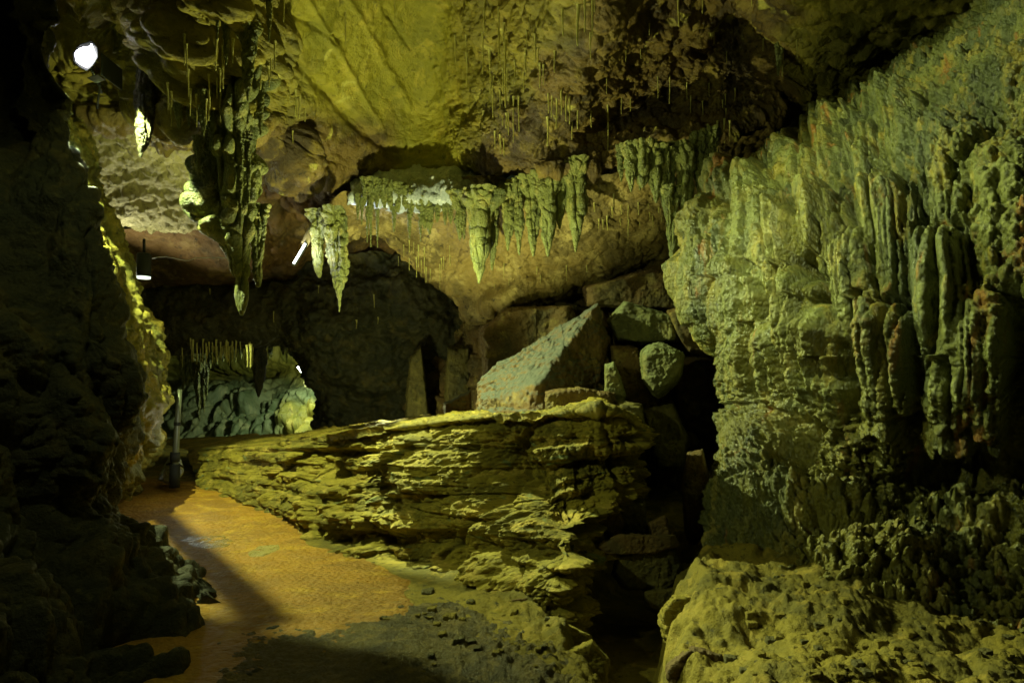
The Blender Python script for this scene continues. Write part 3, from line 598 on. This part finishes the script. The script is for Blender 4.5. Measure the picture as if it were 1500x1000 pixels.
rock('boulder', slab([(975,455),(1015,440),(1050,520),(1010,520),(990,490)], 8.9, 1.0), M['bould'], 'pale wedge block against the left rim of the flowstone', n=90, seed=7)
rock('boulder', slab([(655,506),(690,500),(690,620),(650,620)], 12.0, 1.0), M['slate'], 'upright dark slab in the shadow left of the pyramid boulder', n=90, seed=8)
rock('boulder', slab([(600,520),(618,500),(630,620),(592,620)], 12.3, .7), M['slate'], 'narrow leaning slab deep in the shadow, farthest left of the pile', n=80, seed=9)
rock('boulder', slab([(795,572),(840,566),(905,572),(912,640),(795,640)], 7.7, .8), M['bould'], 'low block resting in front of the pyramid boulder on the ledge', n=110, seed=10)
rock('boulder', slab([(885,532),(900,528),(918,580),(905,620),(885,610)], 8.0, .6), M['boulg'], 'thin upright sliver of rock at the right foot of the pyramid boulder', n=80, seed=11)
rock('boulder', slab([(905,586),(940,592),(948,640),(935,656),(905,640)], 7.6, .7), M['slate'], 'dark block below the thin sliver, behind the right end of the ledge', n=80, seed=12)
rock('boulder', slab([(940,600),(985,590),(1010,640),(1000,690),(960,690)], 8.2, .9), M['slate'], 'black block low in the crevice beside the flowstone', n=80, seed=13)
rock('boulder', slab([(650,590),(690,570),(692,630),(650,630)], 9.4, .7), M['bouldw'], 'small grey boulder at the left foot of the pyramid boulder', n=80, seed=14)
rock('boulder', slab([(1006,660),(1030,655),(1044,720),(1030,800),(1004,790),(998,720)], 6.2, .6), M['bould'], 'narrow upright block at the right side of the black crevice', n=110, seed=15)
BL = [([(862,742),(905,735),(915,770),(900,792),(866,778)],5.6,'small square block at the left of the cracked rocks under the ledge'),
 ([(905,737),(945,732),(950,785),(915,795)],5.7,'upright square block at the middle of the cracked rocks under the ledge'),
 ([(948,765),(975,752),(985,790),(960,806)],5.6,'kite shaped block at the right of the cracked rocks under the ledge'),
 ([(870,800),(905,782),(990,782),(995,800),(960,812),(880,814)],5.35,'long flat pale block lying across the cracked rocks'),
 ([(900,812),(990,800),(1002,835),(975,870),(915,862),(895,840)],5.4,'largest dark block above the little black pit'),
 ([(940,865),(1000,858),(1004,895),(985,908),(945,890)],5.2,'block closing the right side of the little black pit'),
 ([(822,800),(842,795),(836,880),(822,905),(812,880)],5.0,'tall thin leaning slab left of the black pit'),
 ([(842,800),(862,806),(850,880),(838,890)],5.2,'second thin leaning slab nearest the black pit'),
 ([(735,878),(775,872),(782,900),(760,912),(735,905)],4.65,'grey split block on the slope below the ledge'),
 ([(800,915),(830,912),(868,930),(868,945),(830,938)],4.3,'flat stone overhanging the left lip of the pit'),
 ([(830,950),(868,935),(892,965),(888,1010),(840,1010)],3.75,'squared stone at the near left corner of the pit'),
 ([(962,900),(985,868),(1060,872),(1068,925),(1020,950),(975,935)],4.45,'rough knobbly rock jutting over the right edge of the pit'),
 ([(975,975),(1010,945),(1062,955),(1070,1020),(980,1020)],3.75,'lumpy grey rock in the bottom beside the cobbles')]
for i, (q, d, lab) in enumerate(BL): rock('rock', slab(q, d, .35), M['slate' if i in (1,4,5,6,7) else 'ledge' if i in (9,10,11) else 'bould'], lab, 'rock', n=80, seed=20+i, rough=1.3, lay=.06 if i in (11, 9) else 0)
g = 'rounded cobbles at the foot of the mud bank'
for i, (px, py, r, d) in enumerate([(1066,958,14,3.9),(1080,975,12,3.85),(1072,990,13,3.75),(1092,992,12,3.7),(1050,985,10,3.7),(1058,940,9,4.05),(1100,975,9,3.9),(1084,950,8,4.0),(1110,1000,14,3.6)]):
    rock('cobble', slab([(px-r,py),(px-r*.5,py-r*.8),(px+r*.6,py-r*.7),(px+r,py+2),(px+r*.5,py+r*.8),(px-r*.6,py+r*.8)], d, r*2/F*d), M['cobble'], 'smooth rounded cobble in the cluster at the foot of the mud bank', 'cobble', g, n=26, p=5, seed=50+i, rough=.5)
def ground(px, py, only=None): return hit(px, py, CH*F/(py-HZ), only)
g = 'loose stones scattered on the mud'
bpy.context.view_layer.update(); DG = bpy.context.evaluated_depsgraph_get()
pos = [(627,868,9),(632,893,7),(660,905,10),(672,938,9),(648,930,7),(640,915,6),(690,940,7),(612,902,5),(1180,855,6),(1198,860,5),(1240,880,7),(1165,948,4),(1190,962,4)]
pos += [(R(560, 830), R(880, 985), R(2.5, 6)) for _ in range(30)]+[(R(1050, 1480), R(895, 990), R(3, 9)) for _ in range(60)]
for i, (px, py, r) in enumerate(pos):
    d = ground(px, py)
    if d > 5.6: continue
    r = r/F*d; x, y, z = W(px, py, d)
    pts = [(x+sx*r*R(.6, 1.2), y+sy*r*R(.6, 1.2), z+sz*r*R(.35, .75)) for sx in (-1, 1) for sy in (-1, 1) for sz in (-1, 1)]
    rock('stone', pts, M['mud' if i % 3 else 'slate'], 'small loose stone on the mud near the pit' if px < 900 else 'small loose stone on the mud bank below the flowstone', 'stone', 'loose stones by the pit' if px < 900 else 'loose stones on the mud bank', n=16, seed=i, world=True, rough=1.4)

# puddles on the clay
def puddle(poly, mat, label):
    def ex(x, y, h):
        P = np.stack([x, y, np.zeros_like(x)], 1); m = poly_mask(x, y, poly, .06)+.8*fbm(P*5, 3)
        return h+.0095-.03*(1-sstep(-1., 0, m))
    px = [q[0]*F/q[1]+750 for q in poly]; py = [HZ+CH*F/q[1] for q in poly]
    o = floor_grid('puddle', min(px)-15, max(px)+15, 160, min(py)-8, max(py)+8, 80, mat, ex); tag(o, label, 'puddle')
wet = rockmat('wet_puddle_mud', ['7a6428', '6a5a28', '867038', '5a4c22'], 2, .22, .3, 30, .6)
wet2 = rockmat('pale_wet_silt', ['948448', '847844', 'a49458', '746838'], 3, .3, .4, 40, .6)
puddle([fl(264, 792), fl(285, 785), fl(325, 785), fl(343, 793), fl(325, 802), fl(290, 802)], wet, 'oval dark puddle on the orange clay path')
puddle([fl(370, 808), fl(383, 801), fl(408, 800), fl(405, 808), fl(385, 815), fl(370, 815)], wet2, 'small pale silty puddle on the orange clay path')

# ------------------------------------------------------------------ pole with the pale rock at its foot
def tube(name, pts, r, mat, parent=None, n=12, caps=True):
    bm = bmesh.new(); rings = []
    pts = [Vector(p) for p in pts]; rs = r if isinstance(r, (list, tuple)) else [r]*len(pts)
    for i, p in enumerate(pts):
        t = (pts[min(i+1, len(pts)-1)]-pts[max(i-1, 0)]).normalized(); a = t.orthogonal().normalized(); b = t.cross(a)
        if i and abs(t.dot(pt)) > .2: a = (pa-t*pa.dot(t)).normalized(); b = t.cross(a)
        pa, pt = a, t
        rings.append([bm.verts.new(p+(a*math.cos(k*2*math.pi/n)+b*math.sin(k*2*math.pi/n))*rs[i]) for k in range(n)])
    for u, v in zip(rings[:-1], rings[1:]):
        for k in range(n): bm.faces.new((u[k], u[(k+1) % n], v[(k+1) % n], v[k]))
    if caps: bm.faces.new(rings[0][::-1]); bm.faces.new(rings[-1])
    bmesh.ops.recalc_face_normals(bm, faces=bm.faces)
    me = bpy.data.meshes.new(name); bm.to_mesh(me); bm.free()
    for p in me.polygons: p.use_smooth = len(p.vertices) == 4
    o = link(name, me, mat, parent)
    if parent is not None:
        me.transform(Matrix.Translation(-parent.location))
    return o
def empty(name, loc, label, cat):
    o = bpy.data.objects.new(name, None); COL.objects.link(o); o.location = loc; return tag(o, label, cat)
metal = plain('grey_green_paint', (.16, .18, .12), .4, .3); dmetal = plain('dark_metal', (.02, .024, .018), .75, .2); black = plain('black_plastic', (.01, .01, .01), .5)
D = 9.3
pole = empty('metal_pole', W(257, 706, D), 'upright grey green metal pole standing beside the pale rock at the end of the path', 'pole')
tube('shaft', [W(256, 712, D), W(257, 668, D), W(261, 600, D), W(263, 570, D)], [.045, .042, .038, .036], metal, pole)
tube('collar', [W(256, 676, D), W(256.5, 662, D)], .062, dmetal, pole, 16)
tube('foot', [W(255.6, 714, D), W(256, 680, D)], .068, dmetal, pole, 16)
tube('band', [W(259.8, 623, D), W(260, 618, D)], .046, dmetal, pole, 16)
rock('rock', slab([(248,668),(266,672),(270,690),(262,704),(246,708),(230,703),(236,692)], 9.5, .45), M['white'], 'pale white rock at the foot of the metal pole', 'rock', n=80, seed=70)
tube('strap', [W(244, 680, 9.42), W(256, 676, 9.38), W(269, 684, 9.42)], .014, black, pole)

# ------------------------------------------------------------------ lamps
glow = plain('lamp_glass', (.9, .9, .9), .3, 0, (.93, .88, 1.), 40.); glow2 = plain('tube_glass', (.9, .9, .9), .3, 0, (.9, .95, .9), 14.); glow3 = plain('can_lens', (.9, .9, .9), .3, 0, (.8, .95, .75), 1.6)
L = empty('flood_lamp', W(124, 100, 6.6), 'brightest lamp at upper left, a glaring white flood light on the dark wall', 'lamp')
def ngon(name, outline, d, th, mat, parent):
    bm = bmesh.new(); a = [bm.verts.new(W(x, y, d)) for x, y in outline]; b = [bm.verts.new(W(x, y, d+th)) for x, y in outline]; n = len(a)
    bm.faces.new(a); bm.faces.new(b[::-1])
    for k in range(n): bm.faces.new((a[k], b[k], b[(k+1) % n], a[(k+1) % n]))
    bmesh.ops.recalc_face_normals(bm, faces=bm.faces); bmesh.ops.bevel(bm, geom=bm.edges[:], offset=.006, segments=2, affect='EDGES')
    me = bpy.data.meshes.new(name); bm.to_mesh(me); bm.free(); me.transform(Matrix.Translation(-parent.location)); return link(name, me, mat, parent)
ngon('lens', [(110,77),(119,70),(131,69),(134,64),(136,70),(140,82),(134,93),(127,99),(119,95),(111,89)], 6.56, .02, glow, L)
ngon('housing', [(106,78),(116,65),(134,60),(143,70),(144,84),(136,97),(127,105),(114,98),(107,90)], 6.59, .12, dmetal, L)
tube('bracket', [W(132, 101, 6.72), W(141, 114, 6.75), W(149, 136, 6.9)], .012, dmetal, L)
K = Vector(W(136, 90, 6.4)); F1 = Vector((*fl(196, 716), 0)); F2 = Vector((*fl(395, 915), 0))
tube('shadow_bar', [K+(F1-K)*.075, K+(F2-K)*.06], .010, dmetal, L)  # added bar, placed to cast the diagonal shadow on the path
A, B = Vector((*fl(250, 893), 0)), Vector((*fl(780, 1015), 0)); pa, pb = K+(A-K)*.055, K+(B-K)*.055; ex = Vector((.0, -.13, -.01))
bm = bmesh.new(); bmesh.ops.convex_hull(bm, input=[bm.verts.new(q+Vector((0, 0, dz))) for q in (pa, pb, pa+ex, pb+ex) for dz in (0, -.004)])  # added flap, shaped to keep the near floor in shadow
me = bpy.data.meshes.new('shadow_flap'); bm.to_mesh(me); bm.free(); me.transform(Matrix.Translation(-L.location)); link('shadow_flap', me, dmetal, L)
bm = bmesh.new(); bmesh.ops.convex_hull(bm, input=[bm.verts.new(K+Vector((x, y, z))) for x in (.10, .106) for y in (-.04, .30) for z in (.06, -.145)])  # added plate, blocks the key beam from the nearby stalactites
me = bpy.data.meshes.new('light_blocker'); bm.to_mesh(me); bm.free(); me.transform(Matrix.Translation(-L.location)); link('light_blocker', me, dmetal, L)
L2 = empty('can_lamp', W(210, 372, 10.2), 'dark cylindrical can lamp hanging from the ceiling with a lit lower rim', 'lamp')
tube('housing', [W(211, 371, 10.2), W(211, 373, 10.2), W(210.5, 405, 10.2)], [.085, .1, .1], dmetal, L2, 24)
tube('lens', [W(210.5, 405, 10.2), W(210.5, 408, 10.2)], [.096, .09], glow3, L2, 24)
tube('mount', [W(211, 350, 10.2), W(211, 371, 10.2)], .02, dmetal, L2)
pts = [W(221+i*11, 379-(3*math.sin(i*.9) if i < 6 else 1.5), 10.25+i*.02) for i in range(13)]
tag(tube('cable', pts, .006, plain('pale_cable', (.5, .5, .45), .5)), 'thin pale cable strung from the can lamp towards the largest stalactite', 'cable')
def tubelamp(px0, py0, px1, py1, d, r, label):
    a, b = Vector(W(px0, py0, d)), Vector(W(px1, py1, d)); L = empty('tube_lamp', tuple((a+b)/2), label, 'lamp')
    tube('lit_tube', [a, b], r, glow2, L, 14); back = Vector((0, r*2.2, 0)); v = (b-a).normalized()*r
    tube('housing', [a-v+back, b+v+back], r*2.0, dmetal, L, 16)
    tube('end_cap', [a-v*2, a], r*1.4, dmetal, L, 14); tube('end_cap', [b, b+v*2], r*1.4, dmetal, L, 14); return L
L3 = tubelamp(447, 357, 430, 386, 9.3, .014, 'tilted white tube lamp mounted beside the pair of stalactites')
tube('mounting_arm', [W(446, 358, 9.35), W(458, 335, 9.5), W(462, 316, 9.7)], [.05, .06, .05], plain('rusty_bracket', (.2, .16, .06), .6), L3)
tubelamp(436, 537, 447, 551, 14.2, .02, 'small tilted white tube lamp at the mouth of the far chamber')

# ------------------------------------------------------------------ camera, world, render look
cam = bpy.data.cameras.new('camera'); co = bpy.data.objects.new('camera', cam); COL.objects.link(co)
co.location = (0, 0, CH); co.rotation_euler = (math.pi/2, 0, 0); cam.lens = 24; cam.sensor_width = 36; cam.shift_y = .04
cam.clip_start = .05; cam.clip_end = 200; SC.camera = co
w = bpy.data.worlds.new('World'); SC.world = w; w.use_nodes = True
bg = w.node_tree.nodes['Background']; bg.inputs['Color'].default_value = (.55, .75, .35, 1); bg.inputs['Strength'].default_value = .013
SC.view_settings.view_transform = 'Standard'; SC.view_settings.look = 'None'; SC.view_settings.exposure = 0; SC.view_settings.gamma = 1
def light(name, kind, px, py, d, power, col, r=.04, tgt=None, cone=150, blend=.3):
    l = bpy.data.lights.new(name, kind); l.energy = power; l.color = col; l.shadow_soft_size = r
    o = bpy.data.objects.new(name, l); COL.objects.link(o); o.location = W(px, py, d)
    if kind == 'SPOT':
        l.spot_size = math.radians(cone); l.spot_blend = blend
        v = Vector(W(*tgt))-o.location; o.rotation_euler = v.to_track_quat('-Z', 'Y').to_euler()
    return o
Y = (.86, 1., .42)
light('key_spot', 'SPOT', 136, 90, 6.4, 1500, Y, .006, (400, 780, 6.4), 112, .25)
light('hidden_fill', 'SPOT', 338, 215, 7.8, 2900, Y, .04, (1000, 350, 6.4), 98, .2)  # unseen lamp added behind the largest stalactite to rake the flowstone
light('side_fill', 'SPOT', -150, 150, 3.2, 230, Y, .05, (1120, 450, 6.0), 82, .2)  # lamp added outside the view, lights the flowstone from the left
light('overhead_fill', 'SPOT', 480, -330, 4.0, 1150, Y, .05, (1400, 200, 5.0), 60, .6)  # unseen lamp added above the view to brighten the flowstone
light('dome_fill', 'SPOT', 600, 612, 7.6, 900, (.95, 1., .42), .05, (610, 20, 9.0), 106, .4)  # added behind the ledge lip to light the dome, no fixture there
light('added_glint_spot', 'SPOT', 640, 619, 7.4, 2600, (1., 1., .75), .05, (622, 108, 9.7), 7, 1.)  # narrow beam added to stand in for the wet glint on the dome
light('tube_light', 'SPOT', 440, 372, 9.15, 28, (.9, .95, 1.), .1, (640, 280, 10), 140, .6)
light('patch_fill', 'SPOT', 500, 345, 10.2, 36, (.85, .92, 1.), .06, (640, 268, 9.9), 90, .5)  # unseen, added behind the stalactite pair to brighten the calcite bulge
light('far_light', 'SPOT', 440, 556, 14.6, 170, (.85, 1., .62), .08, (350, 590, 18), 150, .6)
light('behind_column_light', 'SPOT', 180, 445, 10.9, 130, (1, 1, .7), .06, (240, 240, 9.8), 150, .5)
light('passage_fill', 'POINT', 560, 592, 10.9, 45, (.95, 1., .45), .08)  # fill put in to lift the dark rock of the passage
light('path_end_fill', 'POINT', 285, 640, 8.6, 6, (.95, 1., .85), .05)  # fill added for the pale rock by the pole, without a fixture
light('near_wall_fill', 'SPOT', 130, -300, 3.2, 55, (.9, 1., .4), .06, (60, 640, 3.9), 110, .6)  # out-of-view fill added to bring out relief on the left wall
